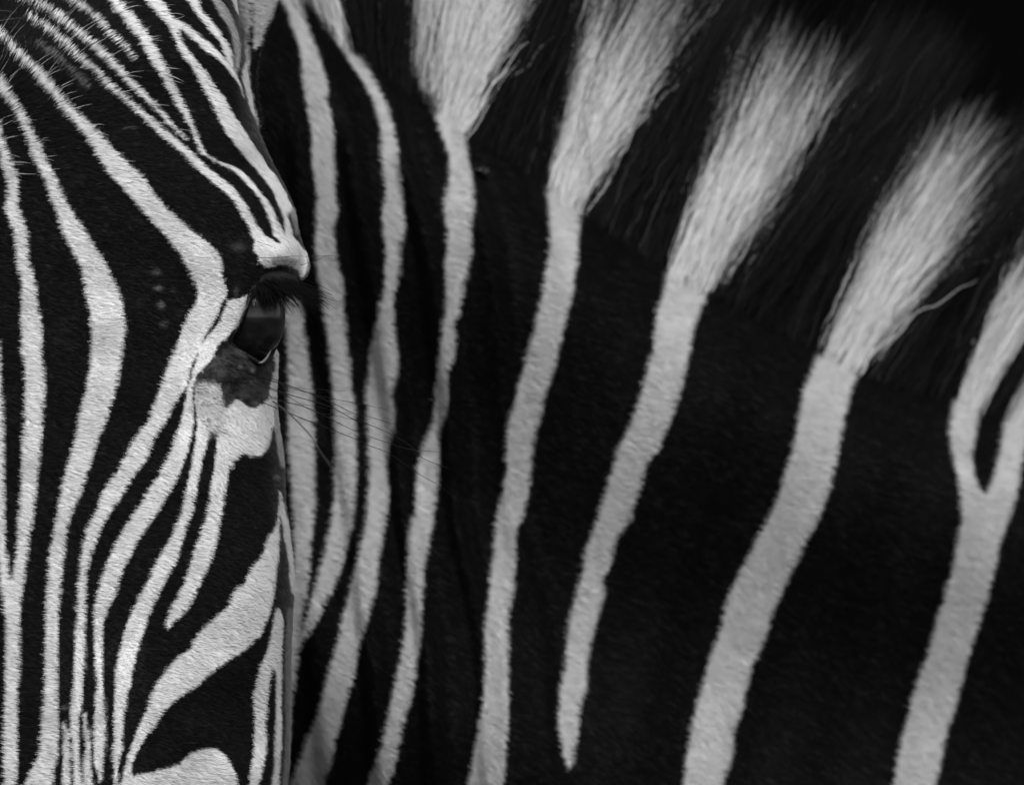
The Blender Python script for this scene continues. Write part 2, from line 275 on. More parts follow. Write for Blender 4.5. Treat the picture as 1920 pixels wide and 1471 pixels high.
def head_mesh():
    ys = np.arange(-300, 2461, 5.0); n = 420
    th = np.linspace(0, 2*np.pi, n, endpoint=False)
    u = np.sin(th); c = np.cos(th)
    edge = cubic(ys, [a for a, b in HEAD_EDGE], [b for a, b in HEAD_EDGE])
    B = interp(ys, [(-300,.03),(-150,.050),(100,.062),(600,.066),(1300,.068),(2000,.060),(2460,.02)])
    Bb = interp(ys, [(-300,.03),(0,.06),(600,.085),(1200,.085),(1700,.06),(2460,.02)])
    y0 = .055*(np.clip(160-ys, 0, None)/460)**2
    U, YS = np.meshgrid(u, ys); Cc = np.tile(c, (len(ys), 1))
    px = XM + (edge[:, None]-XM)*U
    front = Cc > 0
    pad = np.concatenate([np.full(40, edge[0]), edge, np.full(40, edge[-1])])
    kr = np.exp(-(np.arange(-40, 41)/22.)**2); es = np.convolve(pad, kr/kr.sum(), 'valid') + 12     # the broad width of the skull, without brow and socket
    us = np.clip((px-XM)/(es[:, None]-XM), -1, 1)
    rim = np.sqrt(1 - np.clip((np.abs(U)-.93)/.07, 0, 1)**2)
    dep = np.where(front, head_front(us, B[:, None])*rim, Bb[:, None]*np.sqrt(np.clip(1-U**2, 0, 1))) + y0[:, None]
    dep = dep - np.where(front, head_relief(px, YS)*np.clip(Cc*4, 0, 1), 0)
    return tube(unproj(px, YS, dep))

def tube(P):
    r, n, _ = P.shape
    v = P.reshape(-1, 3)
    i = np.arange(r-1)[:, None]*n; j = np.arange(n)[None, :]; j2 = (j+1) % n
    q = np.stack([i+j, i+j2, i+n+j2, i+n+j], -1).reshape(-1, 4)
    faces = q.tolist()
    faces.append(list(range(n)))
    faces.append(list(range((r-1)*n, r*n))[::-1])
    return v, faces

EAR = [(262,486,3),(245,484,6),(190,474,10),(150,467,13),(75,472,21),(33,474,34),(0,476,43),(-100,487,76),(-250,500,96),(-400,520,62),(-470,530,20),(-485,532,3)]
def ear_mesh(side):
    a = np.array(EAR[::-1], float)
    ys = np.arange(-485, 263, 6.0)
    cx = cubic(ys, a[:, 0], a[:, 1]); hw = np.maximum(cubic(ys, a[:, 0], a[:, 2]), 2)
    th = np.linspace(0, 2*np.pi, 80, endpoint=False)
    px = cx[:, None] + hw[:, None]*np.sin(th)
    dp = .034 - np.minimum(.011, hw*S*.9)[:, None]*np.cos(th) + 0*px
    if side < 0: px = 2*XM - px
    return tube(unproj(px, np.repeat(ys[:, None], 80, 1), dp))

CREST = [(300,-150),(420,-95),(520,-40),(580,5),(620,32),(660,70),(700,98),(737,121),(775,148),(862,210),(940,258),(1017,312),(1095,374),(1180,425),(1257,482),(1343,530),(1440,574),(1540,628),(1622,670),(1700,697),(1790,722),(1890,750),(2050,800),(2350,890),(2700,960)]
_cp = np.array(CREST, float)
_cl = np.concatenate([[0], np.cumsum(np.hypot(*np.diff(_cp, axis=0).T))])
_cl /= _cl[-1]
def crest(t):
    return cubic(t, _cl, _cp[:, 0]), cubic(t, _cl, _cp[:, 1])
THROAT = [(0,150,1150),(.15,330,1500),(.35,640,1900),(.6,1100,2350),(.8,1650,2750),(1,2400,3000)]
NECK_Y = [(0,.150),(.15,.152),(.3,.158),(.5,.176),(.7,.205),(.85,.225),(1,.25)]
NECK_W = [(0,.060),(.15,.066),(.35,.072),(.6,.080),(1,.095)]
fold_n = smooth_noise(120, seed=11)
def neck_relief(px, py):
    """soft folds of loose skin that run down the neck"""
    s = px - 60*np.sin((py-300)/900.) - .10*(py-700) + 14*fold_n(px*.25, py*.5)
    w = np.exp(-((px-790)/230.)**2) * np.clip((py-60)/200., 0, 1)
    f = .0015*np.sin(s/8.3) + .0026*np.sin(s/15.7+1.3)
    w2 = np.exp(-((px-1440)/330.)**2)
    f2 = .0008*np.sin((px + .25*(py-700))/26.)
    return w*f + w2*f2 + .0009*nz60(px*.5, py*.25)

def neck_mesh():
    t = np.linspace(0, 1, 560); n = 520
    cx, cy = crest(t)
    tt = np.array(THROAT)
    kx = np.interp(t, tt[:, 0], tt[:, 1]); ky = np.interp(t, tt[:, 0], tt[:, 2])
    yc = interp(t, NECK_Y); w = interp(t, NECK_W)
    th = np.linspace(0, 2*np.pi, n, endpoint=False)
    f = (1-np.cos(th))/2
    px = cx[:, None]*(1-f) + kx[:, None]*f
    py = cy[:, None]*(1-f) + ky[:, None]*f
    prof = np.sign(np.sin(th))*np.abs(np.sin(th))**.80
    prof = prof*(1 - .18*np.cos(th))            # thinner towards the mane
    dep = yc[:, None] - w[:, None]*prof
    front = np.sin(th) > 0
    dep = dep - np.where(front, neck_relief(px, py)*np.clip(np.sin(th)*2.5, 0, 1), 0)
    q = np.hypot(px - cx[:, None], py - cy[:, None])
    dep = dep - np.where(front, .0100*np.cos(2*np.pi*(q-150)/950.)*np.clip(q/160, 0, 1)*np.clip((1900-q)/900, 0, 1), 0)
    return tube(unproj(px, py, dep))

verts, faces, off = [], [], 0
for v, f in (head_mesh(), ear_mesh(1), ear_mesh(-1), neck_mesh()):
    verts.append(v); faces += [[i+off for i in q] for q in f]; off += len(v)
me = bpy.data.meshes.new('zebra')
me.from_pydata(np.concatenate(verts).tolist(), [], faces)
me.update()
import bmesh
bm = bmesh.new(); bm.from_mesh(me); bmesh.ops.recalc_face_normals(bm, faces=bm.faces); bm.to_mesh(me); bm.free()
tmp = link(bpy.data.objects.new('shape', me))
rm = tmp.modifiers.new('remesh', 'REMESH'); rm.mode = 'VOXEL'; rm.voxel_size = .0015; rm.use_smooth_shade = True
dg = bpy.context.evaluated_depsgraph_get()
body_me = bpy.data.meshes.new_from_object(tmp.evaluated_get(dg))
bpy.data.objects.remove(tmp); bpy.data.meshes.remove(me)
body_me.name = 'zebra'
zebra = link(bpy.data.objects.new('zebra', body_me))
zebra['label'] = 'zebra in close-up, striped head turned towards the viewer, neck and upright mane behind'
zebra['category'] = 'zebra'

nv = len(body_me.vertices)
co = np.empty(nv*3, np.float32); body_me.vertices.foreach_get('co', co); co = co.reshape(-1, 3).astype(float)

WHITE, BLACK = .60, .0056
NECK_W_K, NECK_B_K = .57, .30       # neck whites are greyer than the face's and its dark stripes deeper
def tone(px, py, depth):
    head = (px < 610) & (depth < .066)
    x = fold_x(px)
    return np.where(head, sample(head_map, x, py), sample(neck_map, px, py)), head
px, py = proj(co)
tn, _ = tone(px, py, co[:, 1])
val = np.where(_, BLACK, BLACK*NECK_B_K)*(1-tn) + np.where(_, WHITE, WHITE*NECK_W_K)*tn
colr = np.ones((nv, 4), np.float32); colr[:, :3] = val[:, None]*.8
at = body_me.attributes.new('coat', 'FLOAT_COLOR', 'POINT'); at.data.foreach_set('color', colr.ravel())

# ------------------------------------------------------------------ materials
def mat(name):
    mm = bpy.data.materials.new(name); mm.use_nodes = True
    return mm, mm.node_tree, mm.node_tree.nodes['Principled BSDF']

m_skin, n_, b_ = mat('skin under the coat')
a_ = n_.nodes.new('ShaderNodeAttribute'); a_.attribute_name = 'coat'
n_.links.new(a_.outputs['Color'], b_.inputs['Base Color'])
b_.inputs['Roughness'].default_value = .75; b_.inputs['Specular IOR Level'].default_value = .1
tx = n_.nodes.new('ShaderNodeTexNoise'); tx.inputs['Scale'].default_value = 900
bp = n_.nodes.new('ShaderNodeBump'); bp.inputs['Strength'].default_value = .25; bp.inputs['Distance'].default_value = .0006
n_.links.new(tx.outputs['Fac'], bp.inputs['Height']); n_.links.new(bp.outputs['Normal'], b_.inputs['Normal'])
body_me.materials.clear(); body_me.materials.append(m_skin)

def hair_mat(name, rough, spec):
    mm, t, b = mat(name)
    a = t.nodes.new('ShaderNodeAttribute'); a.attribute_name = 'tint'
    t.links.new(a.outputs['Color'], b.inputs['Base Color'])
    nn = t.nodes.new('ShaderNodeAttribute'); nn.attribute_name = 'lie'
    t.links.new(nn.outputs['Vector'], b.inputs['Normal'])
    b.inputs['Roughness'].default_value = rough; b.inputs['Specular IOR Level'].default_value = spec
    return mm
m_fur = hair_mat('short coat hair', .55, .02)
fb = m_fur.node_tree.nodes['Principled BSDF']; fb.inputs['Sheen Weight'].default_value = .11; fb.inputs['Sheen Roughness'].default_value = .35
m_mane = hair_mat('coarse mane hair', .6, .025)

def hairs(name, pts, radius, tint, lie, material, parent, stuff=True):
    """pts (n,k,3), radius (n,k), tint (n,k), lie (n,k,3)"""
    n, k, _ = pts.shape
    hc = bpy.data.hair_curves.new(name)
    hc.add_curves([k]*n)
    hc.attributes['position'].data.foreach_set('vector', pts.astype(np.float32).ravel())
    ra = hc.attributes.get('radius') or hc.attributes.new('radius', 'FLOAT', 'POINT')
    ra.data.foreach_set('value', radius.astype(np.float32).ravel())
    ca = hc.attributes.new('tint', 'FLOAT_COLOR', 'POINT')
    c4 = np.ones((n, k, 4), np.float32); c4[..., :3] = tint[..., None]
    ca.data.foreach_set('color', c4.ravel())
    la = hc.attributes.new('lie', 'FLOAT_VECTOR', 'POINT')
    la.data.foreach_set('vector', lie.astype(np.float32).ravel())
    hc.materials.append(material)
    o = link(bpy.data.objects.new(name, hc), parent)
    if stuff: o['kind'] = 'stuff'
    return o

def norm(a):
    return a/np.maximum(np.linalg.norm(a, axis=-1, keepdims=True), 1e-9)

# ------------------------------------------------------------------ coat
ne = len(body_me.edges)
ed = np.empty(ne*2, np.int32); body_me.edges.foreach_get('vertices', ed); ed = ed.reshape(-1, 2)
body_me.calc_loop_triangles()
nt_ = len(body_me.loop_triangles)
tri = np.empty(nt_*3, np.int32); body_me.loop_triangles.foreach_get('vertices', tri); tri = tri.reshape(-1, 3)
vn = np.empty(nv*3, np.float32); body_me.vertex_normals.foreach_get('vector', vn); vn = vn.reshape(-1, 3).astype(float)
for _it in range(4):      # the lie of the coat follows the form, not the facets
    sm = vn.copy()
    for ax_ in range(3):
        sm[:, ax_] += np.bincount(ed[:, 0], vn[ed[:, 1], ax_], nv) + np.bincount(ed[:, 1], vn[ed[:, 0], ax_], nv)
    vn = norm(sm)
A, B_, C_ = co[tri[:, 0]], co[tri[:, 1]], co[tri[:, 2]]
cr = np.cross(B_-A, C_-A); area = np.linalg.norm(cr, axis=1)/2
cen = (A+B_+C_)/3; fn = norm(cr)
cpx, cpy = proj(cen)
eyes = sample(eye_mask, fold_x(cpx), cpy)
keep = (cpx > -140) & (cpx < 2060) & (cpy > -140) & (cpy < 1610) & (fn[:, 1] < .35) & ~((eyes > .3) & (cen[:, 1] < .06))
hd = (cpx < 610) & (cen[:, 1] < .066)
wgt = area*keep*np.where(hd, 1.0, .8)
N_FUR = 580000
cum = np.cumsum(wgt); ti = np.searchsorted(cum, rng.random(N_FUR)*cum[-1])
r1 = np.sqrt(rng.random(N_FUR)); r2 = rng.random(N_FUR)
bc = np.stack([1-r1, r1*(1-r2), r1*r2], 1)
P = (co[tri[ti]]*bc[..., None]).sum(1)
Nn = norm((vn[tri[ti]]*bc[..., None]).sum(1))
px, py = proj(P)
ishead = (px < 610) & (P[:, 1] < .066)
x = fold_x(px)
g = np.exp(-((x-20)**2 + (py-20)**2)/220.**2)
ang = np.where(ishead, -9 + 76*g, -16 - 34*np.exp(-((px-600)/140.)**2)*np.clip((700-py)/500., 0, 1) - 10*np.clip((py-900)/500., 0, 1))
ang = ang + 5*nz60(px*.6, py*.6) + rng.normal(0, 7, N_FUR) + np.where(ishead, 4, 2)*nz20(px, py)
dcr = py - np.interp(px, _cp[:, 0], _cp[:, 1])
up = np.where(ishead, 0, np.exp(-(np.clip(dcr-8, 0, None)/34.)**2))     # the coat rises into the mane along the crest
ang = ang + (64-ang)*up
ang = np.radians(ang)
T = np.stack([np.cos(ang)*np.where(ishead & (px < XM), -1, 1), 0*ang, np.sin(ang)], 1)
T = norm(T - (T*Nn).sum(1, keepdims=True)*Nn)
L = np.where(ishead, 0.0028 + .0022*g, .0035)*rng.uniform(.7, 1.25, N_FUR)
L *= np.where(ishead & (((x > 100) & (x < 270) & (py > 1150)) | ((x > 330) & (x < 425) & (py > 620) & (py < 920))), .6, 1)
L *= np.where(ishead & (x > 360) & (x < 580) & (py > 430) & (py < 800), .7, 1)
L = L*(1 + 1.3*up*rng.random(N_FUR))
L *= np.where(ishead, 1 + 1.1*sample(mottle_map, x, py), 1)
tilt = np.radians(np.where(ishead, 13 + 12*g, 13) + rng.normal(0, 5, N_FUR))
d0 = T*np.cos(tilt*1.6)[:, None] + Nn*np.sin(tilt*1.6)[:, None]
d1 = T*np.cos(tilt*.3)[:, None] + Nn*np.sin(tilt*.3)[:, None]
K = 4
s = np.linspace(0, 1, K)
pts = P[:, None, :] + L[:, None, None]*(d0[:, None, :]*s[None, :, None]*(1-.5*s[None, :, None]) + d1[:, None, :]*(.5*s**2)[None, :, None])
# the colour is that of the spot where most of the hair shows
mid = P + T*(L*.62)[:, None]
mx, my = proj(mid)
tn = np.where(ishead, sample(head_map, fold_x(mx), my), sample(neck_map, mx, my))
tn = np.clip(tn, 0, 1)
jit = rng.random(N_FUR)
stk = np.clip(.35 + 1.6*nz8(x*.26 + py*.05, py*2.0), 0, 1)
tn = np.where(ishead & (rng.random(N_FUR) < sample(mottle_map, x, py)*stk*1.3*np.clip(1.5-(x-365)/60. - (py-735)/150., .5, 1.6)), tn*.25, tn)
hard = (tn > jit*.6 + .2)*1.0
tn = np.where((tn > .2) & (tn < .97), .5*tn + .5*hard*np.maximum(tn, .5), tn)
wv = WHITE*np.clip(1 + rng.normal(0, .045, N_FUR) + .05*nz20(mx, my*2) + .04*nz60(mx, my), .45, 1.2)
wv = np.where(rng.random(N_FUR) < .025, wv*.35, wv)
bv = BLACK*np.exp(rng.normal(0, .35, N_FUR)) + np.where(rng.random(N_FUR) < .004, .03, 0)
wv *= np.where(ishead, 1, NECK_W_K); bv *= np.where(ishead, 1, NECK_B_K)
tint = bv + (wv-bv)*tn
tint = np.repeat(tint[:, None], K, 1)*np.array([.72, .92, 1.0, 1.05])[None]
rad = np.where(ishead, .000064, .000072)[:, None]*np.array([1, 1, .75, .22])[None]
lie = norm(Nn*.9 + rng.normal(0, 1, (N_FUR, 3))*np.where(ishead, .07, .05)[:, None] + np.array([0, 0, 0]))
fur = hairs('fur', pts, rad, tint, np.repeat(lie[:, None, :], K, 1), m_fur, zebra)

# ------------------------------------------------------------------ mane
WBANDS = [  # white tufts: crest x range at the roots, lean of left and right edge (degrees), share of length that stays white
 (552, 648, 120, 106, .97), (766, 872, 89, 62, .97), (1010, 1112, 76, 61, .95), (1250, 1358, 73, 61, .92), (1546, 1642, 72, 58, .93), (1790, 1852, 70, 62, .88), (1884, 1980, 66, 58, .84)]
def mane_strands(n, seed):
    r = np.random.default_rng(seed)
    t = r.uniform(.06, .90, n)
    cx, cy = crest(t)
    acr = r.normal(0, .42, n)                       # across the crest
    yc = interp(t, NECK_Y)
    dep = yc + acr*.022
    drop = (4 + 14*np.abs(acr)**1.5)*np.where(cx < 765, .25, 1)                 # roots sink into the coat
    short = r.random(n) < .48
    acr = np.where(short, -np.abs(r.normal(.8, .4, n)) - .2, acr)
    drop = np.where(short, 2 + 52*r.random(n)**1.7, drop)
    th = np.arccos(np.clip(1 - 2*drop/1700., -1, 1))
    prof = interp(t, NECK_W)*np.sin(th)**.8*(1-.18*np.cos(th))*.92      # depth of the neck surface at that height
    dep = yc + np.sign(acr)*np.minimum(np.abs(acr)*.022, prof)
    cn = smooth_noise(16, seed=21)(cx, acr*60)*5
    white = np.zeros(n); loose = np.zeros(n); kx_, ka_ = zip(*sorted([(b_[0], b_[2]) for b_ in WBANDS] + [(b_[1], b_[3]) for b_ in WBANDS]))
    ang = np.interp(cx + cn, kx_, ka_) + 2*smooth_noise(90, seed=22)(cx, acr*30); frac = np.full(n, .9)
    for (a, b, al, ar, fr) in WBANDS:
        xx = cx + cn
        ins = (xx > a) & (xx < b)
        e_ = np.minimum(xx-a, b-xx)/(b-a)                  # tufts fray towards their sides
        pw = np.clip(.5 + e_*7, 0, .93)
        white = np.where((e_ > -.06) & (r.random(n) < pw), 1.0, white)
        loose = np.where((e_ > -.06) & (e_ < .14), 1.0, loose)
        frac = np.where(ins, fr, frac)
    stray = r.random(n) < .05

    nm = (sample(neck_map, cx, cy + drop) > .5)*1.0
    inw = (white > .5) | (loose > 0)
    white = np.where(short & (drop > 8), nm*inw, white)
    cutoff = short & (drop > 8) & ((inw & (nm < .5)) | (~inw & (nm > .5)))
    ang = ang + r.normal(0, 1, n)*np.where(loose > 0, 5.0, 3.2) + np.where(stray, r.normal(0, 10, n), 0)
    Ln = S*np.interp(cx, [450, 800, 1200, 1600, 2000], [430, 520, 560, 560, 540])*r.uniform(.72, 1.08, n)
    Ln = np.where(white > .5, Ln*.97, Ln*1.16)*np.where(short, r.uniform(.15, .75, n), 1)*np.where(cutoff, .12, 1)
    K = 16
    s = np.linspace(0, 1, K)
    root = unproj(cx + 4*r.normal(0, 1, n), cy + drop, dep)
    a = np.radians(ang)
    bend = np.radians(r.normal(-7, 6, n))           # tips fall a little to the right
    lean = acr*.20 + r.normal(0, .05, n)
    P = np.zeros((n, K, 3)); P[:, 0] = root
    ph = r.uniform(0, 6.28, n); wl = r.uniform(1.2, 2.4, n); ph2 = r.uniform(0, 6.28, n); wl2 = r.uniform(2.6, 4.5, n)
    for k in range(1, K):
        aa = a + bend*s[k]**1.3 + np.radians(5.5)*np.sin(ph + wl*6.28*s[k]) + np.radians(np.where(stray, 13, 6.5))*np.sin(ph2 + wl2*6.28*s[k])
        d = np.stack([np.cos(aa), lean, np.sin(aa)], 1)
        P[:, k] = P[:, k-1] + norm(d)*(Ln/(K-1))[:, None]
    # clumping
    nc = n//26
    ci = r.choice(n, nc, replace=False)
    key = np.stack([cx/9., acr*4, white*40], 1)
    best = np.zeros(n, int); bd = np.full(n, 1e9)
    for j0 in range(0, nc, 64):
        kk = ci[j0:j0+64]
        dd = ((key[:, None, :] - key[None, kk, :])**2).sum(2)
        jm = dd.argmin(1); dm = dd[np.arange(n), jm]
        up = dm < bd; best[up] = kk[jm[up]]; bd[up] = dm[up]
    cl = (np.clip(s-.12, 0, 1)**.8*.55)[None, :, None]*np.where(stray, .2, 1)[:, None, None]
    P = P + (P[best] - P)*cl
    wob = r.normal(0, .0004, (n, K, 3)).cumsum(1)*s[None, :, None]
    P = P + wob
    cut = np.where(short, 2., frac*r.uniform(.76, 1.08, n))
    lock = np.random.default_rng(6).random(n)[best]
    cut = np.where((lock < .22) & ~short, cut*(.45 + 1.6*lock), cut)      # some locks turn dark early: gaps in the tufts
    tipw = 1/(1+np.exp((s[None, :]-cut[:, None])*34))
    cvar = np.random.default_rng(5).uniform(.38, 1.22, n)[best]
    tw = .46*white[:, None]*tipw*(cvar*r.uniform(.75, 1.15, n))[:, None]
    tint = .0045*np.exp(r.normal(0, .5, n))[:, None] + tw
    base_ = short & (drop > 8)
    tw = np.where(base_[:, None], (.50*white*r.uniform(.85, 1.1, n))[:, None], tw)
    tint = np.exp(r.normal(0, .5, n))[:, None]*.0045 + tw
    tint = tint + np.where((white < .5) & (r.random(n) < .012), .035, 0)[:, None]
    rad = (.00013*r.uniform(.7, 1.25, n))[:, None]*np.clip(1.0 - .85*s**4, .1, 1)[None]
    # shading direction: strands face outwards from the mane
    lie = np.stack([.25*np.sin(ph), np.where(acr < .25, -1, .6) + 0*ph, .55 + 0*ph], 1) + r.normal(0, .28, (n, 3))
    lie = norm(lie)
    return P, rad, tint, np.repeat(lie[:, None, :], K, 1)
P_, r_, t_, l_ = mane_strands(42000, 31)
mane = hairs('mane', P_, r_, t_, l_, m_mane, zebra)

# ------------------------------------------------------------------ surface look-up for things rooted on the face
from mathutils.bvhtree import BVHTree
bvh = BVHTree.FromPolygons([tuple(v) for v in co], tri.tolist())
cam_p = Vector((0, -DIST, H))
def surf(px_, py_):
    tgt = Vector(unproj(px_, py_, 0.0))
    d = (tgt - cam_p).normalized()
    hit = bvh.ray_cast(cam_p, d)
    return hit[0], hit[1]

# ------------------------------------------------------------------ forelock and long forehead hairs
n = 120
r = np.random.default_rng(77)
fx = r.normal(10, 34, n); fy = r.normal(25, 42, n)
K = 7; s = np.linspace(0, 1, K)
FP = np.zeros((n, K, 3)); ft = np.zeros((n, K)); fr = np.zeros((n, K)); fl = np.zeros((n, K, 3))
for i in range(n):
    p, nn = surf(max(-120, fx[i]), fy[i])
    a = r.uniform(-100, 130); L0 = r.uniform(.008, .018)
    if fy[i] > 60: a = r.uniform(20, 70); L0 *= .7
    if r.random() < .45: a = r.uniform(-120, -60)
    a = math.radians(a); bend = r.normal(-.5, .5)
    q = np.array(p); lift = r.uniform(.35, .8)
    for k in range(K):
        FP[i, k] = q
        aa = a + bend*s[k]
        d = np.array([math.cos(aa), -lift*(1-.7*s[k]), math.sin(aa)]); d /= np.linalg.norm(d)
        q = q + d*L0/(K-1)
    c = .004 if r.random() < .6 else r.uniform(.03, .14)
    ft[i] = c; fr[i] = .00010*(1-.85*s**2); fl[i] = norm(np.array([r.normal(0, .3), -1, .3]))
hairs('forelock', FP, fr, ft, fl, m_mane, zebra)

# longer single hairs standing off the forehead stripes
n = 90
HP, hr, ht, hl = [], [], [], []
while len(HP) < n:
    ax = r.uniform(-60, 340); ay = r.uniform(0, 330)
    w = sample(head_map, np.array([max(ax, XM)]), np.array([ay]))[0]
    if w < .8: continue
    p, nn = surf(ax, ay)
    if p is None: continue
    gg = math.exp(-((ax-20)**2 + (ay-20)**2)/220.**2)
    a = math.radians(-4 + 70*gg + r.normal(0, 9)); L0 = (.0065 + .006*gg)*r.uniform(.6, 1.1)
    q = np.array(p); pts_ = []
    bend = r.normal(-.35, .2)
    for k in range(K):
        pts_.append(q)
        aa = a + bend*s[k]
        d = np.array([math.cos(aa), -.42*(1-.6*s[k]), math.sin(aa)]); d /= np.linalg.norm(d)
        q = q + d*L0/(K-1)
    HP.append(pts_); hr.append(.00006*(1-.85*s**2)); ht.append(np.full(K, r.uniform(.25, .5))); hl.append(np.tile(norm(np.array([0, -1, .3])), (K, 1)))
hairs('guard_hair', np.array(HP), np.array(hr), np.array(ht), np.array(hl), m_fur, zebra)

# ------------------------------------------------------------------ eye
EX, EY, ER = 470.0, 594.0, 65.0
def mesh_obj(name, v, f, material, parent, smooth=True):
    mm = bpy.data.meshes.new(name); mm.from_pydata([tuple(a) for a in v], [], [list(q) for q in f]); mm.update()
    if smooth: mm.polygons.foreach_set('use_smooth', [True]*len(mm.polygons))
    mm.materials.append(material)
    return link(bpy.data.objects.new(name, mm), parent)

def sphere(center, rad, nu=48, nv_=32):
    v = []; f = []
    for j in range(nv_+1):
        ph = math.pi*j/nv_
        for i in range(nu):
            th = 2*math.pi*i/nu
            v.append((center[0]+rad[0]*math.sin(ph)*math.cos(th), center[1]+rad[1]*math.sin(ph)*math.sin(th), center[2]+rad[2]*math.cos(ph)))
    for j in range(nv_):
        for i in range(nu):
            f.append((j*nu+i, j*nu+(i+1) % nu, (j+1)*nu+(i+1) % nu, (j+1)*nu+i))
    return v, f

m_eye, n_, b_ = mat('dark wet eye')
geo = n_.nodes.new('ShaderNodeTexCoord')
tx = n_.nodes.new('ShaderNodeTexNoise'); tx.inputs['Scale'].default_value = 160; tx.inputs['Detail'].default_value = 6
rp = n_.nodes.new('ShaderNodeValToRGB')
rp.color_ramp.elements[0].color = (.0012, .0012, .0012, 1); rp.color_ramp.elements[1].color = (.016, .016, .016, 1); rp.color_ramp.elements[0].position = .35; rp.color_ramp.elements[1].position = .8
n_.links.new(geo.outputs['Object'], tx.inputs['Vector']); n_.links.new(tx.outputs['Fac'], rp.inputs['Fac'])
n_.links.new(rp.outputs['Color'], b_.inputs['Base Color'])
b_.inputs['Roughness'].default_value = .3; b_.inputs['Specular IOR Level'].default_value = .1
b_.inputs['Coat Weight'].default_value = .55; b_.inputs['Coat Roughness'].default_value = .09
m_lid, n_, b_ = mat('bare black eyelid skin')
tx = n_.nodes.new('ShaderNodeTexNoise'); tx.inputs['Scale'].default_value = 1200
bp = n_.nodes.new('ShaderNodeBump'); bp.inputs['Strength'].default_value = .5; bp.inputs['Distance'].default_value = .0006
n_.links.new(tx.outputs['Fac'], bp.inputs['Height']); n_.links.new(bp.outputs['Normal'], b_.inputs['Normal'])
b_.inputs['Base Color'].default_value = (.003, .003, .003, 1); b_.inputs['Roughness'].default_value = .5
b_.inputs['Specular IOR Level'].default_value = .12
m_rim, n_, b_ = mat('pale wet inner rim of the lower eyelid')
b_.inputs['Base Color'].default_value = (.07, .07, .07, 1); b_.inputs['Roughness'].default_value = .35

ey = -.030
for sgn in (1, -1):
    ex = EX if sgn > 0 else 2*XM-EX
    c = unproj(ex, EY, ey + .0135)
    v, f = sphere(c, (ER*S*1.0, ER*S*1.0, ER*S*1.26))
    eye = mesh_obj('eye', v, f, m_eye, zebra)

def tube_path(P3, rads, nseg=12):
    P3 = np.array(P3, float); k = len(P3); v = []; f = []
    for i in range(k):
        t = norm(P3[min(i+1, k-1)] - P3[max(i-1, 0)])
        up = np.array([0, 1.0, 0]); a = norm(np.cross(t, up)); b = np.cross(a, t)
        for j in range(nseg):
            th = 2*math.pi*j/nseg
            v.append(P3[i] + rads[i]*(a*math.cos(th) + b*math.sin(th)))
    for i in range(k-1):
        for j in range(nseg):
            f.append((i*nseg+j, i*nseg+(j+1) % nseg, (i+1)*nseg+(j+1) % nseg, (i+1)*nseg+j))
    f.append(tuple(range(nseg))[::-1]); f.append(tuple(range((k-1)*nseg, k*nseg)))
    return v, f

def smooth_path(ctrl, n):
    c = np.array(ctrl, float); t = np.arange(len(c)); q = np.linspace(0, len(c)-1, n)
    return np.stack([cubic(q, t, c[:, i]) for i in range(c.shape[1])], 1)

# eyelids: (x, y, depth, radius in px)
lid = smooth_path([(463,566,-.026,3),(472,546,-.029,7),(486,531,-.031,11),(505,524,-.031,14),(528,524,-.027,15),(548,531,-.020,13),(556,540,-.014,8),(556,546,-.010,3)], 30)
v, f = tube_path(unproj(lid[:, 0], lid[:, 1], lid[:, 2]), lid[:, 3]*S)
upper = mesh_obj('upper_eyelid', v, f, m_lid, zebra)
lid = smooth_path([(424,643,-.030,2),(436,650,-.033,4),(455,662,-.034,4.5),(475,674,-.032,4.5),(492,682,-.028,4),(505,673,-.022,3.5),(515,655,-.015,3),(523,638,-.009,2)], 30)
v, f = tube_path(unproj(lid[:, 0], lid[:, 1], lid[:, 2]), lid[:, 3]*S)
lower = mesh_obj('lower_eyelid', v, f, m_lid, zebra)
lid = smooth_path([(484,680,-.033,1.0),(491,679,-.033,2.2),(498,673,-.030,2.4),(504,664,-.027,1.8),(508,656,-.024,.8)], 16)
v, f = tube_path(unproj(lid[:, 0], lid[:, 1], lid[:, 2]), lid[:, 3]*S)
rim = mesh_obj('inner_rim', v, f, m_rim, lower)

# eyelashes
m_lash, n_, b_ = mat('black lash hair')
b_.inputs['Base Color'].default_value = (.006, .006, .006, 1); b_.inputs['Roughness'].default_value = .5; b_.inputs['Specular IOR Level'].default_value = .2
n = 420; K = 8; s = np.linspace(0, 1, K)
r = np.random.default_rng(99)
LP = np.zeros((n, K, 3)); lr = np.zeros((n, K))
for i in range(n):
    u = r.random()**.8
    bx = np.interp(u, [0, .4, 1], [484, 512, 560]) + r.normal(0, 3); by = np.interp(u, [0, .4, 1], [532, 528, 532]) + r.normal(0, 5)
    bd = np.interp(u, [0, .4, 1], [-.033, -.034, -.018]) + r.normal(0, .001)
    a = math.radians(np.interp(u, [0, .5, 1], [-48, -34, -26]) + r.normal(0, 7))
    L0 = S*np.interp(u, [0, .35, 1], [50, 92, 84])*r.uniform(.5, 1.12)
    bend = math.radians(r.normal(-6, 9))
    q = unproj(bx, by, bd)
    for k in range(K):
        LP[i, k] = q
        aa = a + bend*s[k]
        d = np.array([math.cos(aa), -.30 + .25*s[k], math.sin(aa)]); d /= np.linalg.norm(d)
        q = q + d*L0/(K-1)
    lr[i] = .00011*(1-.88*s**1.6)
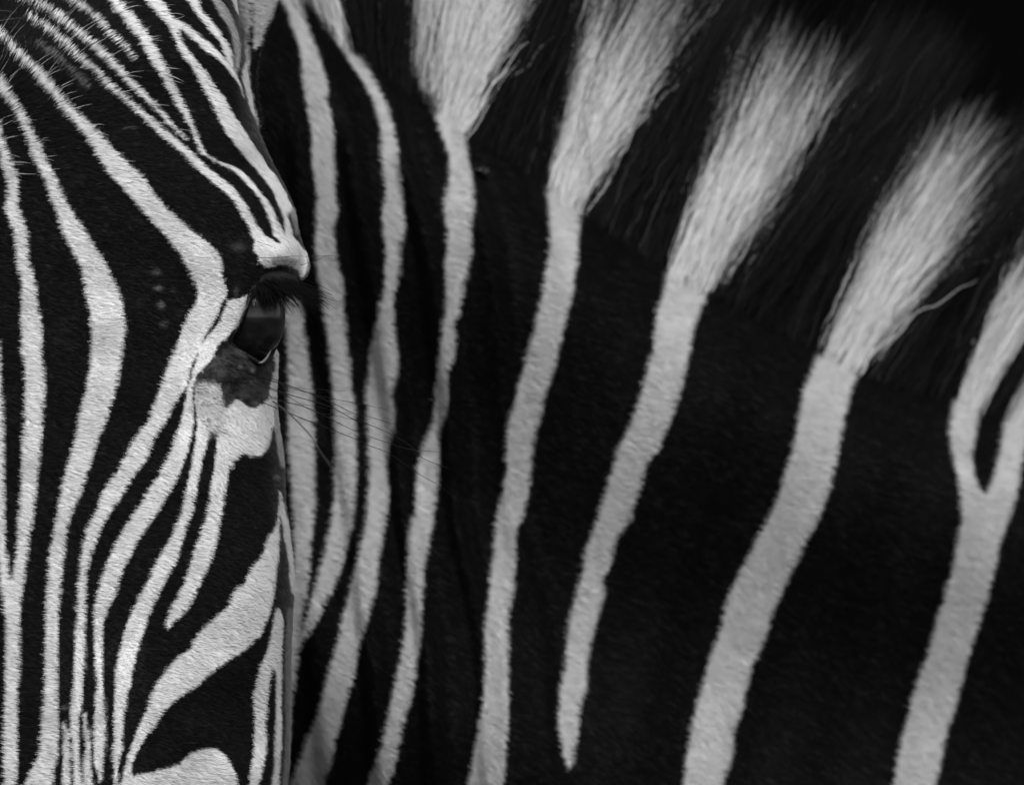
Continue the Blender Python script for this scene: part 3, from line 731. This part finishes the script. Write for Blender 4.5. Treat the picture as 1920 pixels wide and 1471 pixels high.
for i in range(110):
    bx = r.uniform(466, 534); q = unproj(bx, 540 + r.normal(0, 4), -.036 + .010*max(0, (bx-500)/40))
    L0 = S*r.uniform(14, 50); a = math.radians(-90 + (bx-500)*.22 + r.normal(0, 9))
    for k in range(K):
        LP[i, k] = q
        aa = a + .25*s[k]
        d = np.array([math.cos(aa), -.15, math.sin(aa)]); d /= np.linalg.norm(d)
        q = q + d*L0/(K-1)
lash = hairs('eyelashes', LP, lr, np.full((n, K), .0015), np.tile(np.array([0, -1, .2]), (n, K, 1)), m_mane, zebra)

# whiskers: each a thin tapered hair; control points (x, y), depth runs from the face outwards
m_whisk, n_, b_ = mat('black whisker')
b_.inputs['Base Color'].default_value = (.0025, .0025, .0025, 1); b_.inputs['Roughness'].default_value = .5; b_.inputs['Specular IOR Level'].default_value = .12
m_pale, n_, b_ = mat('pale translucent whisker')
b_.inputs['Base Color'].default_value = (.016, .016, .016, 1); b_.inputs['Roughness'].default_value = .5
WH = [
 ([(440,692),(473,700),(507,708),(540,722),(583,738),(627,757),(667,776),(695,782),(741,796)], 1.25, -.005),
 ([(423,688),(443,700),(473,713),(507,727),(547,741),(587,752),(627,766),(665,787),(695,797),(732,813),(770,836),(792,858),(825,872),(842,878)], 1.3, .0),
 ([(438,712),(460,719),(487,733),(518,747),(547,756),(587,768),(627,789),(667,808),(730,831),(770,842),(825,847)], 1.25, .0),
 ([(490,753),(517,764),(538,772),(573,787),(592,793),(627,807),(667,823),(695,836),(730,850),(785,888),(820,908),(850,931)], 1.25, .005),
 ([(470,716),(507,730),(540,743),(587,771),(627,778),(667,787),(697,785)], .9, .0),
 ([(470,700),(507,712),(545,724),(557,727),(600,730),(650,733)], .7, -.01),
 ([(480,706),(515,716),(545,727),(585,738),(627,748),(665,755),(692,760),(727,768)], .95, .0),
 ([(495,742),(520,750),(545,756),(590,761),(627,770),(660,776)], .8, .0),
 ([(480,483),(505,483),(530,482),(553,480),(577,481),(605,480),(632,479)], .8, .0),
 ([(560,498),(575,494),(592,488),(612,480),(632,472)], .7, .0),
 ([(481,452),(497,458),(512,463),(527,467)], .7, .0),
]
for pts2, wpx, dy in WH:
    path = smooth_path(pts2, 40)
    p0, _n = surf(*pts2[0]); y0 = p0[1] + .0008
    frac = np.linspace(0, 1, 40)
    dep = y0 - .010*np.sin(np.clip(frac*3, 0, 1)*math.pi/2) + .020*frac + dy*frac
    v, f = tube_path(unproj(path[:, 0], path[:, 1], dep), S*wpx*.5*(1.25 - .6*frac), 6)
    mesh_obj('whisker', v, f, m_whisk, zebra)
path = smooth_path([(512,752),(540,773),(582,816),(595,838),(615,866),(627,881),(657,915)], 40)
frac = np.linspace(0, 1, 40)
v, f = tube_path(unproj(path[:, 0], path[:, 1], -.04 - .16*frac), S*1.15*(1.1 - .6*frac), 6)
w = mesh_obj('whisker', v, f, m_pale, zebra); w['label'] = 'pale whisker curving down towards the viewer'

# ------------------------------------------------------------------ the fly on the neck
m_fly, n_, b_ = mat('black fly'); b_.inputs['Base Color'].default_value = (.003, .003, .003, 1); b_.inputs['Roughness'].default_value = .4; b_.inputs['Specular IOR Level'].default_value = .2
m_wing, n_, b_ = mat('fly wing'); b_.inputs['Base Color'].default_value = (.03, .03, .03, 1); b_.inputs['Roughness'].default_value = .4; b_.inputs['Alpha'].default_value = .6
fp, fnm = surf(893, 329)
fc = np.array(fp) + np.array(fnm)*.0026
fx_, fy_, fz_ = fc
v, f = sphere((0, 0, 0), (.0016, .0012, .0011), 16, 12)
fly = bpy.data.objects.new('fly', None); link(fly); fly.location = fc; fly.rotation_euler = (0, R(12), 0)
fly['label'] = 'small dark fly sitting on the black neck beside a white stripe'; fly['category'] = 'fly'
mesh_obj('thorax', v, f, m_fly, fly)
v, f = sphere((.0021, 0, -.0004), (.0013, .0010, .0009), 16, 12); mesh_obj('abdomen', v, f, m_fly, fly)
v, f = sphere((-.0019, -.0002, -.0001), (.0008, .0009, .0008), 14, 10); mesh_obj('head', v, f, m_fly, fly)
for sg in (-1, 1):
    pts_ = [(-.0004, -.0006, .0009), (.0012, -.0012+.0001*sg, .0016+.0002*sg), (.0030, -.0010, .0011+.0004*sg), (.0036, -.0008, .0003+.0004*sg), (.0022, -.0009, .0002), (.0006, -.0008, .0006)]
    vv = pts_ + [(a, b+.00006, c) for a, b, c in pts_]
    ff = [(0,1,2,3,4,5), (11,10,9,8,7,6)] + [(i, i+6, (i+1) % 6+6, (i+1) % 6) for i in range(6)]
    mesh_obj('wing', vv, ff, m_wing, fly, False)
for i, (lx, dx) in enumerate([(-.0009, -.0011), (0, .0002), (.0008, .0013)]):
    for sg in (-1, 1):
        P3 = [(lx, .0006, sg*.0006), (lx+dx*.6, .0008, sg*.0019), (lx+dx, .0026, sg*.0026)]
        v, f = tube_path(P3, [.00018, .00016, .0001], 6); mesh_obj('leg', v, f, m_fly, fly)

# ------------------------------------------------------------------ surroundings: dark ground and a dark, far background
m_gr, n_, b_ = mat('dark earth')
tx = n_.nodes.new('ShaderNodeTexNoise'); tx.inputs['Scale'].default_value = 3; tx.inputs['Detail'].default_value = 8
rp = n_.nodes.new('ShaderNodeValToRGB'); rp.color_ramp.elements[0].color = (.008, .008, .008, 1); rp.color_ramp.elements[1].color = (.03, .03, .03, 1)
n_.links.new(tx.outputs['Fac'], rp.inputs['Fac']); n_.links.new(rp.outputs['Color'], b_.inputs['Base Color']); b_.inputs['Roughness'].default_value = .95
gr = mesh_obj('ground', [(-60, -60, 0), (60, -60, 0), (60, 60, 0), (-60, 60, 0)], [(0, 1, 2, 3)], m_gr, None, False)
gr['kind'] = 'structure'
m_bd, n_, b_ = mat('dark shaded background')
tx = n_.nodes.new('ShaderNodeTexNoise'); tx.inputs['Scale'].default_value = .8; tx.inputs['Detail'].default_value = 5
rp = n_.nodes.new('ShaderNodeValToRGB'); rp.color_ramp.elements[0].color = (.0006, .0006, .0006, 1); rp.color_ramp.elements[1].color = (.0022, .0022, .0022, 1)
n_.links.new(tx.outputs['Fac'], rp.inputs['Fac']); n_.links.new(rp.outputs['Color'], b_.inputs['Base Color']); b_.inputs['Roughness'].default_value = 1; b_.inputs['Specular IOR Level'].default_value = 0
x0, x1, y0, y1, z1 = -14, 14, 9.0, 9.4, 5.0
bv_ = [(x0,y0,0),(x1,y0,0),(x1,y1,0),(x0,y1,0),(x0,y0,z1),(x1,y0,z1),(x1,y1,z1),(x0,y1,z1)]
bd = mesh_obj('backdrop', bv_, [(0,1,5,4),(1,2,6,5),(2,3,7,6),(3,0,4,7),(4,5,6,7)], m_bd, None, False)
bd['kind'] = 'structure'
